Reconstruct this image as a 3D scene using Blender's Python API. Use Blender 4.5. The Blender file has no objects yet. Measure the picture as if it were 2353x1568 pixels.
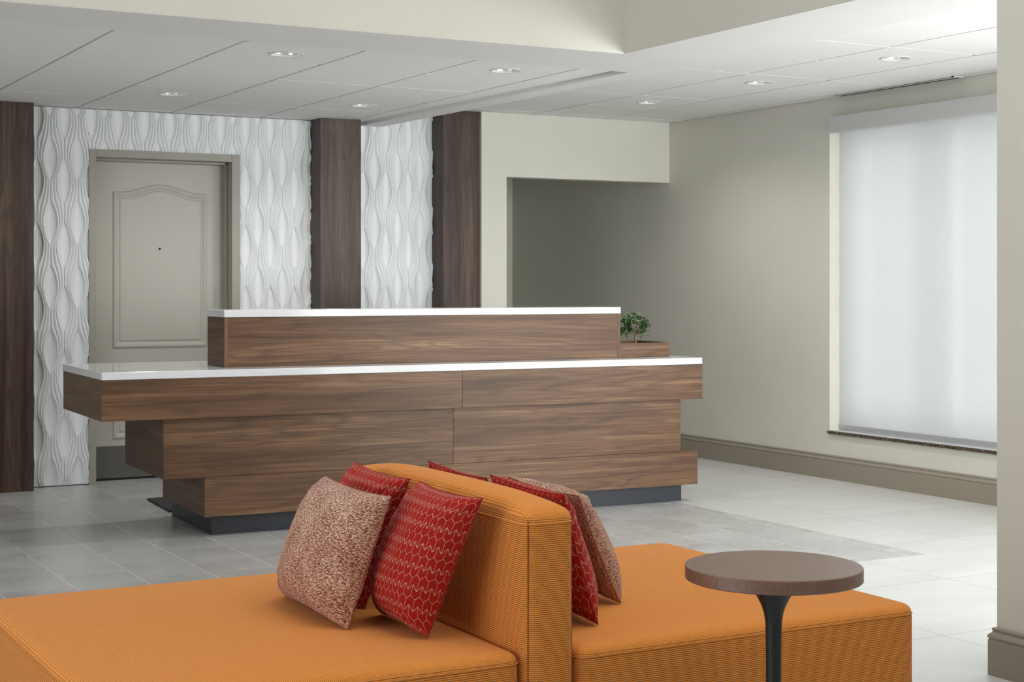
import bpy, bmesh, math, random
from mathutils import Vector, Matrix
random.seed(7)
C = bpy.context.scene.collection
SC = bpy.context.scene
PI = math.pi

# ------------------------------------------------------------------ helpers
def mesh_obj(name, verts, faces, mat=None, parent=None, smooth=False, uvs=None, bevel=0, segs=2, world=True):
    me = bpy.data.meshes.new(name)
    if parent is not None and world:
        inv = parent_world(parent).inverted()
        verts = [tuple(inv @ Vector(v)) for v in verts]
    me.from_pydata([tuple(v) for v in verts], [], faces)
    if uvs is not None:
        ul = me.uv_layers.new(name='UVMap')
        for p in me.polygons:
            for li in p.loop_indices:
                ul.data[li].uv = uvs[me.loops[li].vertex_index]
    me.validate()
    bm = bmesh.new(); bm.from_mesh(me)
    bmesh.ops.recalc_face_normals(bm, faces=bm.faces)
    bm.to_mesh(me); bm.free()
    if smooth:
        me.polygons.foreach_set('use_smooth', [True] * len(me.polygons))
    o = bpy.data.objects.new(name, me); C.objects.link(o)
    if mat: me.materials.append(mat)
    if parent is not None: o.parent = parent
    if bevel:
        b = o.modifiers.new('bevel', 'BEVEL'); b.width = bevel; b.segments = segs
        b.limit_method = 'ANGLE'; b.angle_limit = math.radians(40)
    return o

def parent_world(p):
    m = p.matrix_basis.copy()
    while p.parent:
        p = p.parent; m = p.matrix_basis @ m
    return m

class MB:
    """collects vertices and faces of one mesh"""
    def __init__(s): s.v = []; s.f = []
    def box(s, x0, x1, y0, y1, z0, z1):
        b = len(s.v)
        s.v += [(x0,y0,z0),(x1,y0,z0),(x1,y1,z0),(x0,y1,z0),(x0,y0,z1),(x1,y0,z1),(x1,y1,z1),(x0,y1,z1)]
        s.f += [tuple(b+i for i in q) for q in ((0,3,2,1),(4,5,6,7),(0,1,5,4),(1,2,6,5),(2,3,7,6),(3,0,4,7))]
        return s
    def prism(s, poly, z0, z1):
        b = len(s.v); n = len(poly)
        s.v += [(x,y,z0) for x,y in poly] + [(x,y,z1) for x,y in poly]
        s.f += [tuple(b+i for i in range(n))[::-1], tuple(b+n+i for i in range(n))]
        s.f += [(b+i, b+(i+1)%n, b+n+(i+1)%n, b+n+i) for i in range(n)]
        return s
    def extrude_y(s, prof, y0, y1):
        """profile in (x,z), pushed along y"""
        b = len(s.v); n = len(prof)
        s.v += [(x,y0,z) for x,z in prof] + [(x,y1,z) for x,z in prof]
        s.f += [tuple(b+i for i in range(n)), tuple(b+n+i for i in range(n))[::-1]]
        s.f += [(b+i, b+n+i, b+n+(i+1)%n, b+(i+1)%n) for i in range(n)]
        return s
    def extrude_x(s, prof, x0, x1):
        """profile in (y,z), pushed along x"""
        b = len(s.v); n = len(prof)
        s.v += [(x0,y,z) for y,z in prof] + [(x1,y,z) for y,z in prof]
        s.f += [tuple(b+i for i in range(n)), tuple(b+n+i for i in range(n))[::-1]]
        s.f += [(b+i, b+n+i, b+n+(i+1)%n, b+(i+1)%n) for i in range(n)]
        return s
    def lathe(s, prof, cx, cy, n=48, close=False):
        """profile of (r,z) turned about a vertical axis"""
        b = len(s.v); m = len(prof)
        for i in range(n):
            a = 2*PI*i/n
            for r, z in prof: s.v.append((cx+r*math.cos(a), cy+r*math.sin(a), z))
        for i in range(n):
            j = (i+1) % n
            for k in range(m-1):
                s.f.append((b+i*m+k, b+j*m+k, b+j*m+k+1, b+i*m+k+1))
            if close: s.f.append((b+i*m+m-1, b+j*m+m-1, b+j*m, b+i*m))
        return s
    def tube(s, pts, rad, n=8, closed=False):
        pts = [Vector(p) for p in pts]; m = len(pts); b = len(s.v)
        rs = rad if isinstance(rad, (list, tuple)) else [rad]*m
        up = Vector((0.13, 0.21, 0.97))
        for i, p in enumerate(pts):
            if closed: t = pts[(i+1) % m]-pts[i-1]
            else: t = pts[min(i+1, m-1)]-pts[max(i-1, 0)]
            t.normalize(); u = t.cross(up)
            if u.length < 1e-3: u = t.cross(Vector((1, 0, 0)))
            u.normalize(); w = u.cross(t)
            for k in range(n):
                a = 2*PI*k/n
                s.v.append(tuple(p+(u*math.cos(a)+w*math.sin(a))*rs[i]))
        for i in range(m if closed else m-1):
            j = (i+1) % m
            for k in range(n):
                l = (k+1) % n
                s.f.append((b+i*n+k, b+i*n+l, b+j*n+l, b+j*n+k))
        if not closed:
            s.f.append(tuple(b+k for k in range(n))[::-1]); s.f.append(tuple(b+(m-1)*n+k for k in range(n)))
        return s
    def obj(s, name, mat, parent=None, **k):
        return mesh_obj(name, s.v, s.f, mat, parent, **k)

def tag(o, label, cat, group=None, kind=None):
    o['label'] = label; o['category'] = cat
    if group: o['group'] = group
    if kind: o['kind'] = kind
    return o

def empty(name, loc, rz=0):
    o = bpy.data.objects.new(name, None); C.objects.link(o)
    o.empty_display_size = .1
    o.location = loc; o.rotation_euler = (0, 0, rz)
    o.matrix_basis = Matrix.Translation(loc) @ Matrix.Rotation(rz, 4, 'Z')
    return o

# ------------------------------------------------------------------ node helpers
def srgb(r, g, b):
    def c(x):
        x /= 255
        return x/12.92 if x <= .04045 else ((x+.055)/1.055)**2.4
    return (c(r), c(g), c(b), 1)

class NT:
    def __init__(s, name):
        s.m = bpy.data.materials.new(name); s.m.use_nodes = True
        s.t = s.m.node_tree; s.n = s.t.nodes; s.n.clear()
        s.out = s.n.new('ShaderNodeOutputMaterial')
    def new(s, t, **kw):
        n = s.n.new(t)
        for k, v in kw.items(): setattr(n, k, v)
        return n
    def put(s, sock, v):
        if isinstance(v, bpy.types.NodeSocket): s.t.links.new(v, sock)
        elif v is not None: sock.default_value = v
    def math(s, op, a, b=None, c=None, clamp=False):
        n = s.new('ShaderNodeMath', operation=op, use_clamp=clamp)
        s.put(n.inputs[0], a); s.put(n.inputs[1], b)
        if c is not None: s.put(n.inputs[2], c)
        return n.outputs[0]
    def add(s, a, b): return s.math('ADD', a, b)
    def sub(s, a, b): return s.math('SUBTRACT', a, b)
    def mul(s, a, b): return s.math('MULTIPLY', a, b)
    def lt(s, a, b): return s.math('LESS_THAN', a, b)
    def gt(s, a, b): return s.math('GREATER_THAN', a, b)
    def mx(s, a, b): return s.math('MAXIMUM', a, b)
    def mn(s, a, b): return s.math('MINIMUM', a, b)
    def fract(s, a): return s.math('FRACT', a)
    def floor(s, a): return s.math('FLOOR', a)
    def abs(s, a): return s.math('ABSOLUTE', a)
    def coord(s, kind='Object'):
        return s.new('ShaderNodeTexCoord').outputs[kind]
    def sep(s, v):
        n = s.new('ShaderNodeSeparateXYZ'); s.put(n.inputs[0], v); return n.outputs
    def comb(s, x, y, z):
        n = s.new('ShaderNodeCombineXYZ'); s.put(n.inputs[0], x); s.put(n.inputs[1], y); s.put(n.inputs[2], z); return n.outputs[0]
    def vscale(s, v, sc):
        n = s.new('ShaderNodeVectorMath', operation='MULTIPLY'); s.put(n.inputs[0], v); n.inputs[1].default_value = sc; return n.outputs[0]
    def vadd(s, v, w):
        n = s.new('ShaderNodeVectorMath', operation='ADD'); s.put(n.inputs[0], v); s.put(n.inputs[1], w); return n.outputs[0]
    def noise(s, v, scale, detail=4, rough=.55, dist=0):
        n = s.new('ShaderNodeTexNoise'); s.put(n.inputs['Vector'], v)
        n.inputs['Scale'].default_value = scale; n.inputs['Detail'].default_value = detail
        n.inputs['Roughness'].default_value = rough; n.inputs['Distortion'].default_value = dist
        return n.outputs[0]
    def white(s, v):
        n = s.new('ShaderNodeTexWhiteNoise', noise_dimensions='3D'); s.put(n.inputs['Vector'], v); return n.outputs[0]
    def ramp(s, f, stops, interp='LINEAR'):
        n = s.new('ShaderNodeValToRGB'); s.put(n.inputs[0], f); r = n.color_ramp; r.interpolation = interp
        while len(r.elements) < len(stops): r.elements.new(.5)
        for e, (p, c) in zip(r.elements, stops): e.position = p; e.color = c
        return n.outputs[0]
    def maprange(s, f, a, b, c, d):
        n = s.new('ShaderNodeMapRange'); s.put(n.inputs[0], f)
        for i, x in enumerate((a, b, c, d)): n.inputs[i+1].default_value = x
        return n.outputs[0]
    def mix(s, f, a, b, mode='MIX'):
        n = s.new('ShaderNodeMix', data_type='RGBA', blend_type=mode)
        s.put(n.inputs[0], f); s.put(n.inputs[6], a); s.put(n.inputs[7], b); return n.outputs[2]
    def bump(s, h, strength=.3, dist=.002):
        n = s.new('ShaderNodeBump'); s.put(n.inputs['Height'], h)
        n.inputs['Strength'].default_value = strength; n.inputs['Distance'].default_value = dist
        return n.outputs[0]
    def principled(s, color, rough=.5, metal=0, spec=.5, normal=None, sheen=0, coat=0, coat_rough=.1):
        n = s.new('ShaderNodeBsdfPrincipled')
        s.put(n.inputs['Base Color'], color); s.put(n.inputs['Roughness'], rough)
        n.inputs['Metallic'].default_value = metal; n.inputs['Specular IOR Level'].default_value = spec
        if normal is not None: s.put(n.inputs['Normal'], normal)
        n.inputs['Sheen Weight'].default_value = sheen; n.inputs['Sheen Roughness'].default_value = .4
        n.inputs['Coat Weight'].default_value = coat; n.inputs['Coat Roughness'].default_value = coat_rough
        s.t.links.new(n.outputs[0], s.out.inputs[0]); return n

def paint(name, col, rough=.6, mottle=.03, bump=.06):
    m = NT(name); v = m.coord()
    n = m.noise(v, 2.5, 3)
    c2 = tuple(x*(1-mottle*2) for x in col[:3])+(1,)
    m.principled(m.mix(n, c2, tuple(min(1, x*(1+mottle)) for x in col[:3])+(1,)), rough, spec=.3,
                 normal=m.bump(m.noise(v, 350, 2), bump, .001))
    return m.m

def wood(name, grain, tint=1.0, rough=.42, grey=0):
    """walnut laminate, the grain running along axis 0, 1 or 2 of the object"""
    m = NT(name); v = m.coord()
    rnd = m.new('ShaderNodeObjectInfo').outputs['Random']
    v = m.vadd(v, m.comb(m.mul(rnd, 9.3), m.mul(rnd, 5.1), m.mul(rnd, 7.7)))
    def st(along, across):
        sc = [across]*3; sc[grain] = along; return m.vscale(v, tuple(sc))
    warp = m.noise(st(1.4, 6), 1, 2, .5)
    big = m.noise(st(.6, 15), 1, 4, .6, .5)            # broad light and dark bands
    rings = m.math('SINE', m.mul(m.add(m.noise(st(.45, 8), 1, 2, .45, .3), m.mul(warp, .30)), 74))
    rings = m.math('POWER', m.maprange(rings, -1, 1, 0, 1), 3)
    fine = m.noise(st(2.6, 150), 1, 3, .6)
    pore = m.noise(st(14, 420), 1, 2, .5)
    def c(r, g, b):
        x = srgb(r, g, b); y = .3*x[0]+.6*x[1]+.1*x[2]
        return tuple((a*(1-grey)+y*grey)*tint for a in x[:3])+(1,)
    base = m.ramp(big, [(.30, c(92, 63, 42)), (.45, c(117, 84, 57)), (.57, c(136, 101, 71)), (.72, c(164, 128, 94))])
    col = m.mix(m.mul(rings, .40), base, c(62, 41, 28))
    col = m.mix(m.maprange(fine, .38, .68, .0, .6), col, c(76, 52, 36))
    col = m.mix(m.maprange(pore, .58, .75, 0, .35), col, c(56, 38, 27))
    m.principled(col, rough, spec=.35, normal=m.bump(fine, .05, .0006))
    return m.m

def fabric_orange():
    m = NT('orange_ribbed_fabric'); v = m.coord(); x, y, z = m.sep(v)[:3]
    nz = m.sep(m.new('ShaderNodeNewGeometry').outputs['Normal'])[2]
    top = m.gt(nz, .36)
    s = m.add(m.mul(top, x), m.mul(m.sub(1, top), z))
    wob = m.mul(m.sub(m.noise(v, 30, 2), .5), .0014)
    fibre = m.noise(v, 900, 2, .6)
    st = m.math('SINE', m.mul(m.add(s, wob), 2*PI/.0044))
    st = m.maprange(st, -.6, .9, 0, 1)
    brk = m.noise(m.vscale(v, (260, 260, 420)), 1, 2)
    st = m.mul(st, m.maprange(brk, .25, .6, .45, 1))
    col = m.mix(m.mul(st, m.sub(.84, m.mul(top, .40))), m.mix(fibre, srgb(243, 158, 76), srgb(224, 140, 62)), srgb(84, 41, 17))  # dark ribs fade on upward faces: their brighter sheen put into the colour
    col = m.mix(m.maprange(m.noise(v, 620, 2), .64, .74, 0, .5), col, srgb(70, 42, 24))
    h = m.add(m.mul(st, -.8), m.mul(fibre, .4))
    m.principled(col, .85, spec=.15, normal=m.bump(h, .5, .0012), sheen=.1)
    return m.m

def fabric_red():
    m = NT('red_zigzag_fabric'); uv = m.coord('UV'); u, v = m.sep(uv)[:2]
    nx, ny = 15.0, 6.3
    wob = m.mul(m.sub(m.noise(uv, 6, 2), .5), .35)
    X = m.add(m.mul(u, nx), wob); Y = m.mul(v, ny)
    fy = m.sub(1, m.fract(Y))                       # runs downwards in each repeat
    fx = m.fract(X)
    tri = m.abs(m.sub(m.mul(fx, 2), 1))             # 0 at mid column, 1 at its edges
    def near(a, b, w): return m.lt(m.abs(m.sub(a, b)), w)
    A = near(fy, m.mul(tri, .30), .024)
    A2 = near(m.sub(fy, 1), m.mul(tri, .30), .024)
    B = near(fy, m.add(.52, m.mul(tri, .2)), .018)
    mid = m.mul(m.lt(tri, .05), m.lt(fy, .52))
    edge = m.mul(m.gt(tri, .95), m.math('MAXIMUM', m.gt(fy, .72), m.lt(fy, .3)))
    line = m.mx(m.mx(m.mx(A, A2), B), m.mx(mid, edge))
    dots = m.mul(m.math('SINE', m.mul(v, 2*PI*104)), m.math('SINE', m.mul(u, 2*PI*104)))
    line = m.mul(line, m.maprange(dots, -.5, .4, .0, .95))
    rib = m.maprange(m.math('SINE', m.mul(v, 2*PI*95)), -1, 1, 0, 1)
    base = m.mix(m.mul(rib, .55), srgb(182, 34, 24), srgb(112, 14, 12))
    base = m.mix(m.maprange(m.noise(uv, 240, 2), .4, .7, 0, .35), base, srgb(96, 12, 12))
    col = m.mix(line, base, srgb(226, 205, 178))
    m.principled(col, .8, spec=.15, normal=m.bump(m.add(m.mul(rib, .5), line), .35, .0010), sheen=.08)
    return m.m

def fabric_tweed():
    m = NT('rust_and_cream_tweed'); uv = m.coord('UV')
    a = m.noise(m.vscale(uv, (44, 150, 1)), 1, 3, .7)
    b = m.noise(m.vscale(uv, (150, 60, 1)), 1, 3, .7)
    c = m.noise(m.vscale(m.vadd(uv, (3.1, 1.7, 0)), (50, 150, 1)), 1, 3, .7)
    big = m.noise(uv, 7, 3)
    f = m.add(m.mul(a, .66), m.mul(b, .34))
    f = m.add(f, m.mul(m.sub(big, .5), .12))
    col = m.ramp(f, [(.39, srgb(78, 48, 38)), (.45, srgb(126, 72, 54)), (.49, srgb(172, 120, 98)), (.53, srgb(202, 172, 150)), (.61, srgb(226, 212, 196))])
    col = m.mix(m.maprange(c, .56, .64, 0, .75), col, srgb(176, 74, 50))
    m.principled(col, .9, spec=.1, normal=m.bump(m.add(a, b), .55, .002), sheen=.12)
    return m.m

def floor_dark():
    """grey 30 x 60 tiles, each row stepped by a third of a tile, pale grout"""
    m = NT('grey_floor_tile'); v = m.coord(); x, y, z = m.sep(v)[:3]
    W, L = .295, .61
    k = m.math('DIVIDE', m.sub(x, 1.88), W); kf = m.floor(k); fx = m.mul(m.fract(k), W)
    t = m.math('DIVIDE', m.sub(m.sub(y, 8.25), m.mul(kf, .2033)), L); fy = m.mul(m.fract(t), L)
    d = m.mn(m.mn(fx, m.sub(W, fx)), m.mn(fy, m.sub(L, fy)))
    grout = m.lt(d, .0022)
    tid = m.comb(kf, m.floor(t), 0)
    r = m.white(tid)
    vv = m.vadd(v, m.vscale(m.comb(r, m.mul(r, 3.3), 0), (7, 7, 0)))
    cloud = m.noise(m.vscale(vv, (1.6, 3.4, 1)), 1, 4, .5)
    fine = m.noise(vv, 40, 3)
    col = m.ramp(cloud, [(.28, srgb(171, 170, 169)), (.5, srgb(181, 181, 180)), (.72, srgb(191, 191, 190))])
    col = m.mix(m.mul(m.sub(fine, .3), .25), col, srgb(146, 143, 140))
    col = m.mix(m.mul(r, .07), col, srgb(140, 138, 134))
    col = m.mix(grout, col, srgb(222, 219, 210))
    m.principled(col, m.maprange(cloud, .2, .8, .22, .34), spec=.45, normal=m.bump(m.mul(grout, -1), .3, .001))
    return m.m

def floor_light():
    """large pale square tiles with fine joints"""
    m = NT('pale_floor_tile'); v = m.coord(); x, y, z = m.sep(v)[:3]
    W = .795
    k = m.math('DIVIDE', m.sub(x, 5.65), W); t = m.math('DIVIDE', m.sub(y, 5.755), W)
    fx = m.mul(m.fract(k), W); fy = m.mul(m.fract(t), W)
    d = m.mn(m.mn(fx, m.sub(W, fx)), m.mn(fy, m.sub(W, fy)))
    grout = m.lt(d, .0018)
    r = m.white(m.comb(m.floor(k), m.floor(t), 0))
    vv = m.vadd(v, m.vscale(m.comb(r, m.mul(r, 2.3), 0), (9, 9, 0)))
    cloud = m.noise(m.vscale(vv, (1.8, 4.2, 1)), 1, 5, .58)
    col = m.ramp(cloud, [(.25, srgb(196, 195, 192)), (.5, srgb(205, 205, 202)), (.75, srgb(213, 213, 211))])
    col = m.mix(m.mul(r, .12), col, srgb(172, 172, 170))
    col = m.mix(grout, col, srgb(138, 135, 129))
    m.principled(col, .3, spec=.45, normal=m.bump(m.mul(grout, -1), .25, .001))
    return m.m

def ceiling_tile():
    m = NT('ceiling_tile_fissured'); v = m.coord()
    p = m.noise(v, 120, 3, .7)
    pit = m.maprange(p, .63, .70, 0, 1)
    col = m.mix(m.mul(pit, .5), srgb(237, 237, 236), srgb(146, 144, 140))
    m.principled(col, .9, spec=.1, normal=m.bump(m.mul(pit, -1), .3, .001))
    return m.m

def granite():
    m = NT('speckled_granite'); v = m.coord()
    n = m.noise(v, 160, 3, .7); n2 = m.noise(v, 90, 2)
    col = m.ramp(n, [(.42, srgb(24, 22, 20)), (.5, srgb(84, 74, 62)), (.6, srgb(140, 126, 106))])
    col = m.mix(m.maprange(n2, .55, .65, 0, .6), col, srgb(36, 32, 30))
    m.principled(col, .2); return m.m

def simple(name, col, rough=.5, metal=0, spec=.5, n_scale=60, var=.06, coat=0):
    m = NT(name); v = m.coord()
    n = m.noise(v, n_scale, 2)
    m.principled(m.mix(n, tuple(c*(1-var) for c in col[:3])+(1,), tuple(min(1, c*(1+var)) for c in col[:3])+(1,)), rough, metal, spec, coat=coat)
    return m.m

def blind_mat():
    m = NT('blind_fabric'); v = m.coord()
    weave = m.noise(m.vscale(v, (1, 500, 500)), 1, 2)
    tr = m.new('ShaderNodeBsdfTranslucent'); m.put(tr.inputs[0], m.mix(weave, (.90, .90, .90, 1), (.95, .95, .95, 1)))
    df = m.new('ShaderNodeBsdfDiffuse'); df.inputs[0].default_value = (.82, .82, .82, 1)
    tp = m.new('ShaderNodeBsdfTransparent')
    a = m.new('ShaderNodeMixShader'); a.inputs[0].default_value = .38
    m.t.links.new(tr.outputs[0], a.inputs[1]); m.t.links.new(df.outputs[0], a.inputs[2])
    b = m.new('ShaderNodeMixShader'); b.inputs[0].default_value = .30
    m.t.links.new(a.outputs[0], b.inputs[1]); m.t.links.new(tp.outputs[0], b.inputs[2])
    m.t.links.new(b.outputs[0], m.out.inputs[0]); return m.m

def glass_mat():
    m = NT('window_glass')
    tp = m.new('ShaderNodeBsdfTransparent'); tp.inputs[0].default_value = (.95, .97, .96, 1)
    gl = m.new('ShaderNodeBsdfGlossy'); gl.inputs['Roughness'].default_value = .02
    fr = m.new('ShaderNodeFresnel'); fr.inputs[0].default_value = 1.45
    b = m.new('ShaderNodeMixShader'); m.t.links.new(fr.outputs[0], b.inputs[0])
    m.t.links.new(tp.outputs[0], b.inputs[1]); m.t.links.new(gl.outputs[0], b.inputs[2])
    m.t.links.new(b.outputs[0], m.out.inputs[0]); return m.m

def emit(name, col, s):
    m = NT(name); e = m.new('ShaderNodeEmission'); e.inputs[0].default_value = col; e.inputs[1].default_value = s
    m.t.links.new(e.outputs[0], m.out.inputs[0]); return m.m

def leaf_mat():
    m = NT('bonsai_leaf'); r = m.new('ShaderNodeNewGeometry').outputs['Random Per Island']
    col = m.ramp(r, [(0, srgb(12, 38, 16)), (.6, srgb(26, 72, 24)), (.9, srgb(62, 124, 38)), (1, srgb(170, 200, 70))])
    m.principled(col, .35, spec=.5); return m.m

M_cream = paint('cream_wall_paint', srgb(214, 212, 202))
M_white_paint = paint('white_soffit_paint', srgb(232, 231, 230), mottle=.015)
M_panel = paint('white_relief_panel', srgb(243, 245, 247), .45, .01, .02)
M_door = paint('warm_grey_door_paint', srgb(194, 190, 181), .4, .015, .03)
M_frame = paint('taupe_frame_paint', srgb(165, 161, 150), .4, .015, .03)
M_base = paint('taupe_baseboard_paint', srgb(150, 142, 130), .4, .015, .03)
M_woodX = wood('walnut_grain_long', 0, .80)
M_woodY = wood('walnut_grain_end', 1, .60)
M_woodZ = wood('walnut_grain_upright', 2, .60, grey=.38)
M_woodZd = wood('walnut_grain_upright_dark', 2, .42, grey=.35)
M_edge = wood('walnut_edge_band', 2, 1.05)
M_quartz = simple('white_quartz', srgb(217, 219, 222), .12, 0, .5, 90, .015, coat=.2)
M_plinth = simple('dark_slate_plinth', srgb(27, 32, 41), .45)
M_black = simple('black_rubber', srgb(26, 27, 30), .6)
M_void = simple('duct_black', srgb(6, 6, 6), .9)
M_steel = simple('brushed_steel', srgb(190, 190, 188), .3, 1)
M_kick = simple('grey_kick_plate', srgb(120, 118, 116), .42, .45)
M_chrome = simple('polished_reflector', srgb(226, 228, 232), .22, .35, n_scale=70, var=.3)
M_trim = simple('white_trim_ring', srgb(214, 213, 208), .4)
M_tee = simple('ceiling_tee_metal', srgb(176, 172, 160), .45)
M_orange = fabric_orange(); M_red = fabric_red(); M_tweed = fabric_tweed()
M_redp = simple('red_seam_cloth', srgb(140, 24, 18), .9); M_tweedp = simple('tweed_seam_cloth', srgb(170, 112, 90), .9, n_scale=300, var=.3)
M_seam = simple('orange_piping', srgb(214, 140, 66), .85)
M_seamd = simple('dark_orange_seam', srgb(120, 66, 30), .85)
M_fd = floor_dark(); M_fl = floor_light(); M_tile = ceiling_tile(); M_gran = granite()
M_blind = blind_mat(); M_glass = glass_mat()
M_alu = simple('satin_aluminium', srgb(188, 188, 190), .4, .35)
M_wframe = simple('white_window_frame', srgb(200, 202, 204), .4)
M_fascia = simple('grey_blind_fascia', srgb(196, 196, 196), .45)
M_leaf = leaf_mat(); M_bark = simple('bonsai_bark', srgb(120, 100, 68), .85, n_scale=200, var=.35)
M_soil = simple('dark_soil', srgb(40, 32, 26), .95, n_scale=150, var=.5)
M_pebble = simple('pale_pebble', srgb(170, 158, 136), .7)
M_tabletop = None

def tabletop_mat():
    m = NT('brown_table_laminate'); v = m.coord()
    n = m.noise(m.vscale(v, (5, 5, 5)), 1, 4, .6, .5); f = m.noise(m.vscale(v, (420, 60, 60)), 1, 3)
    g = m.noise(m.vscale(v, (60, 420, 260)), 1, 3)
    col = m.ramp(n, [(.3, srgb(112, 80, 67)), (.7, srgb(133, 100, 86))])
    col = m.mix(m.maprange(m.add(m.mul(f, .5), m.mul(g, .5)), .4, .65, 0, .35), col, srgb(70, 48, 42))
    m.principled(col, .27, spec=.6); return m.m
M_tabletop = tabletop_mat()
M_stem = simple('charcoal_table_metal', srgb(34, 36, 38), .38, .3)

# ------------------------------------------------------------------ the setting
ST = 'structure'
def struct(o, label, cat): return tag(o, label, cat, kind=ST)

fx0, fx1, fy0, fy1 = -3.5, 7.05, -4.0, 12.3
mb = MB()
bx, by = 5.21, 5.458          # where grey tile gives way to pale tile
mb.v = [(fx0, fy0, 0), (bx, fy0, 0), (fx1, fy0, 0), (fx0, by, 0), (bx, by, 0), (fx1, by, 0), (fx0, fy1, 0), (bx, fy1, 0), (fx1, fy1, 0),
        (fx0, fy0, -.1), (fx1, fy0, -.1), (fx1, fy1, -.1), (fx0, fy1, -.1)]
mb.f = [(0, 1, 4, 3), (1, 2, 5, 4), (3, 4, 7, 6), (4, 5, 8, 7), (9, 12, 11, 10)]
fl = mb.obj('floor', M_fl); fl.data.materials.append(M_fd)
for p in fl.data.polygons:
    c = p.center
    if c.x < bx and c.y > by: p.material_index = 1
struct(fl, 'tiled floor, grey rectangular tiles around the desk and large pale squares towards the window', 'floor')

# back wall behind the relief panels, with the door opening
YB = 9.88
DX0, DX1, DZ = 2.522, 3.40, 2.036
mb = MB()
mb.box(fx0, DX0-.045, YB+.02, YB+.25, 0, 2.8).box(DX1+.045, 5.25, YB+.02, YB+.25, 0, 2.8).box(DX0-.045, DX1+.045, YB+.02, YB+.25, DZ+.045, 2.8)
mb.box(DX0-.3, DX1+.3, YB+.26, YB+.3, 0, 2.4)
struct(mb.obj('wall_back', M_cream), 'wall behind the white relief panels and brown columns', 'wall')

# cream wall with the low opening to the passage
YC = 9.673; XW = 6.70; HX0 = 5.328; HZ = 1.993
mb = MB()
mb.box(5.13, HX0, YC, YC+.13, 0, 2.8).box(HX0, XW, YC, YC+.13, HZ, 2.8)
struct(mb.obj('wall_back_right', M_cream), 'cream wall with a low header over the dark passage', 'wall')
mb = MB(); mb.box(5.05, 6.95, 12.06, 12.2, 0, 2.8).box(5.0, 5.1, YC+.13, 12.06, 0, 2.8)
struct(mb.obj('wall_passage', M_cream), 'end wall of the dark passage under the header', 'wall')
mb = MB(); mb.box(5.0, 6.95, YC+.13, 12.2, 2.5, 2.6)
struct(mb.obj('ceiling_passage', M_white_paint), 'unlit ceiling of the passage behind the header', 'ceiling')

# right wall with the tall window opening
WY0, WY1, WZ0, WZ1 = 5.1, 7.88, .29, 2.25
mb = MB()
mb.box(XW, 7.05, fy0, WY0, 0, 2.8).box(XW, 7.05, WY1, 12.2, 0, 2.8).box(XW, 7.05, WY0, WY1, 0, WZ0).box(XW, 7.05, WY0, WY1, WZ1, 2.8)
struct(mb.obj('wall_right', M_cream), 'long beige wall on the right holding the tall window', 'wall')

def base_profile(x, sgn):
    """taupe skirting with a moulded cap; x is the wall face, sgn the side it stands on"""
    pts = [(0, 0), (.020, 0), (.020, .112), (.017, .116), (.020, .119), (.022, .124), (.018, .131), (.011, .136), (.009, .142), (.012, .146), (.010, .151), (0, .153)]
    return [(x+sgn*a, z) for a, z in pts]
mb = MB(); mb.extrude_y(base_profile(XW, -1), 2.0, 12.06)
struct(mb.obj('baseboard_right', M_base), 'taupe moulded baseboard along the right wall below the window', 'baseboard')

# wall end close to the camera on the right
PX, PY = 3.797, 3.66
mb = MB(); mb.box(PX, 4.3, fy0, PY, 0, 2.8)
struct(mb.obj('wall_near_right', M_cream), 'pale wall end rising at the right edge of the picture', 'wall')
mb = MB()
prof = base_profile(PX, -1)
mb.extrude_y(prof, fy0, PY)
b = len(mb.v)
def ring(off):
    return [(PX-a, PY+a, z) for a, z in [(PX-p[0], p[1]) for p in prof]]
# return of the skirting round the end of the wall, mitred at the corner
n = len(prof)
mb.v += ring(0) + [(4.3, PY+(PX-p[0]), p[1]) for p in prof]
mb.f += [(b+i, b+(i+1) % n, b+n+(i+1) % n, b+n+i) for i in range(n)] + [tuple(b+n+i for i in range(n))]
c0 = len(mb.v); mb.v += [(p[0], PY, p[1]) for p in prof]
mb.f += [(c0+i, c0+(i+1) % n, b+(i+1) % n, b+i) for i in range(n)]
struct(mb.obj('baseboard_near', M_base), 'taupe moulded baseboard wrapping the near wall end', 'baseboard')

# unseen sides of the room
mb = MB(); mb.box(fx0-.2, fx0, fy0, 10.2, 0, 4.6)
struct(mb.obj('wall_left', M_cream), 'wall closing the lobby on the left', 'wall')
mb = MB(); mb.box(fx0-.2, 6.95, fy0-.2, fy0, 0, 4.6)
struct(mb.obj('wall_front', M_cream), 'wall closing the lobby behind the camera', 'wall')

# soffit, beam and the raised walls above the lounge
ZS = 2.316; ZL = 2.336; ZR = 2.435
mb = MB()
mb.prism([(fx0, 6.19), (4.035, 6.19), (4.035, fy0), (4.542, fy0), (4.537, 4.39), (4.516, 8.01), (4.462, 9.88), (4.309, 9.88), (4.406, 6.725), (fx0, 6.52)], ZS, 2.62)
struct(mb.obj('trim_1', M_white_paint), 'white ceiling soffit and beam between the two tiled ceilings', 'soffit')
mb = MB(); mb.box(fx0, 4.033, 6.188, 6.3, ZS+.0015, 4.5)
struct(mb.obj('wall_upper_back', M_cream), 'cream upper wall above the soffit on the left', 'wall')
mb = MB(); mb.box(4.033, 4.15, fy0, 6.3, ZS+.0015, 4.5)
struct(mb.obj('wall_upper_right', M_cream), 'beige upper wall above the soffit on the right', 'wall')
mb = MB(); mb.box(fx0, 4.15, fy0, 6.3, 4.5, 4.6)
struct(mb.obj('ceiling_upper', M_white_paint), 'high ceiling over the lounge', 'ceiling')

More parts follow.
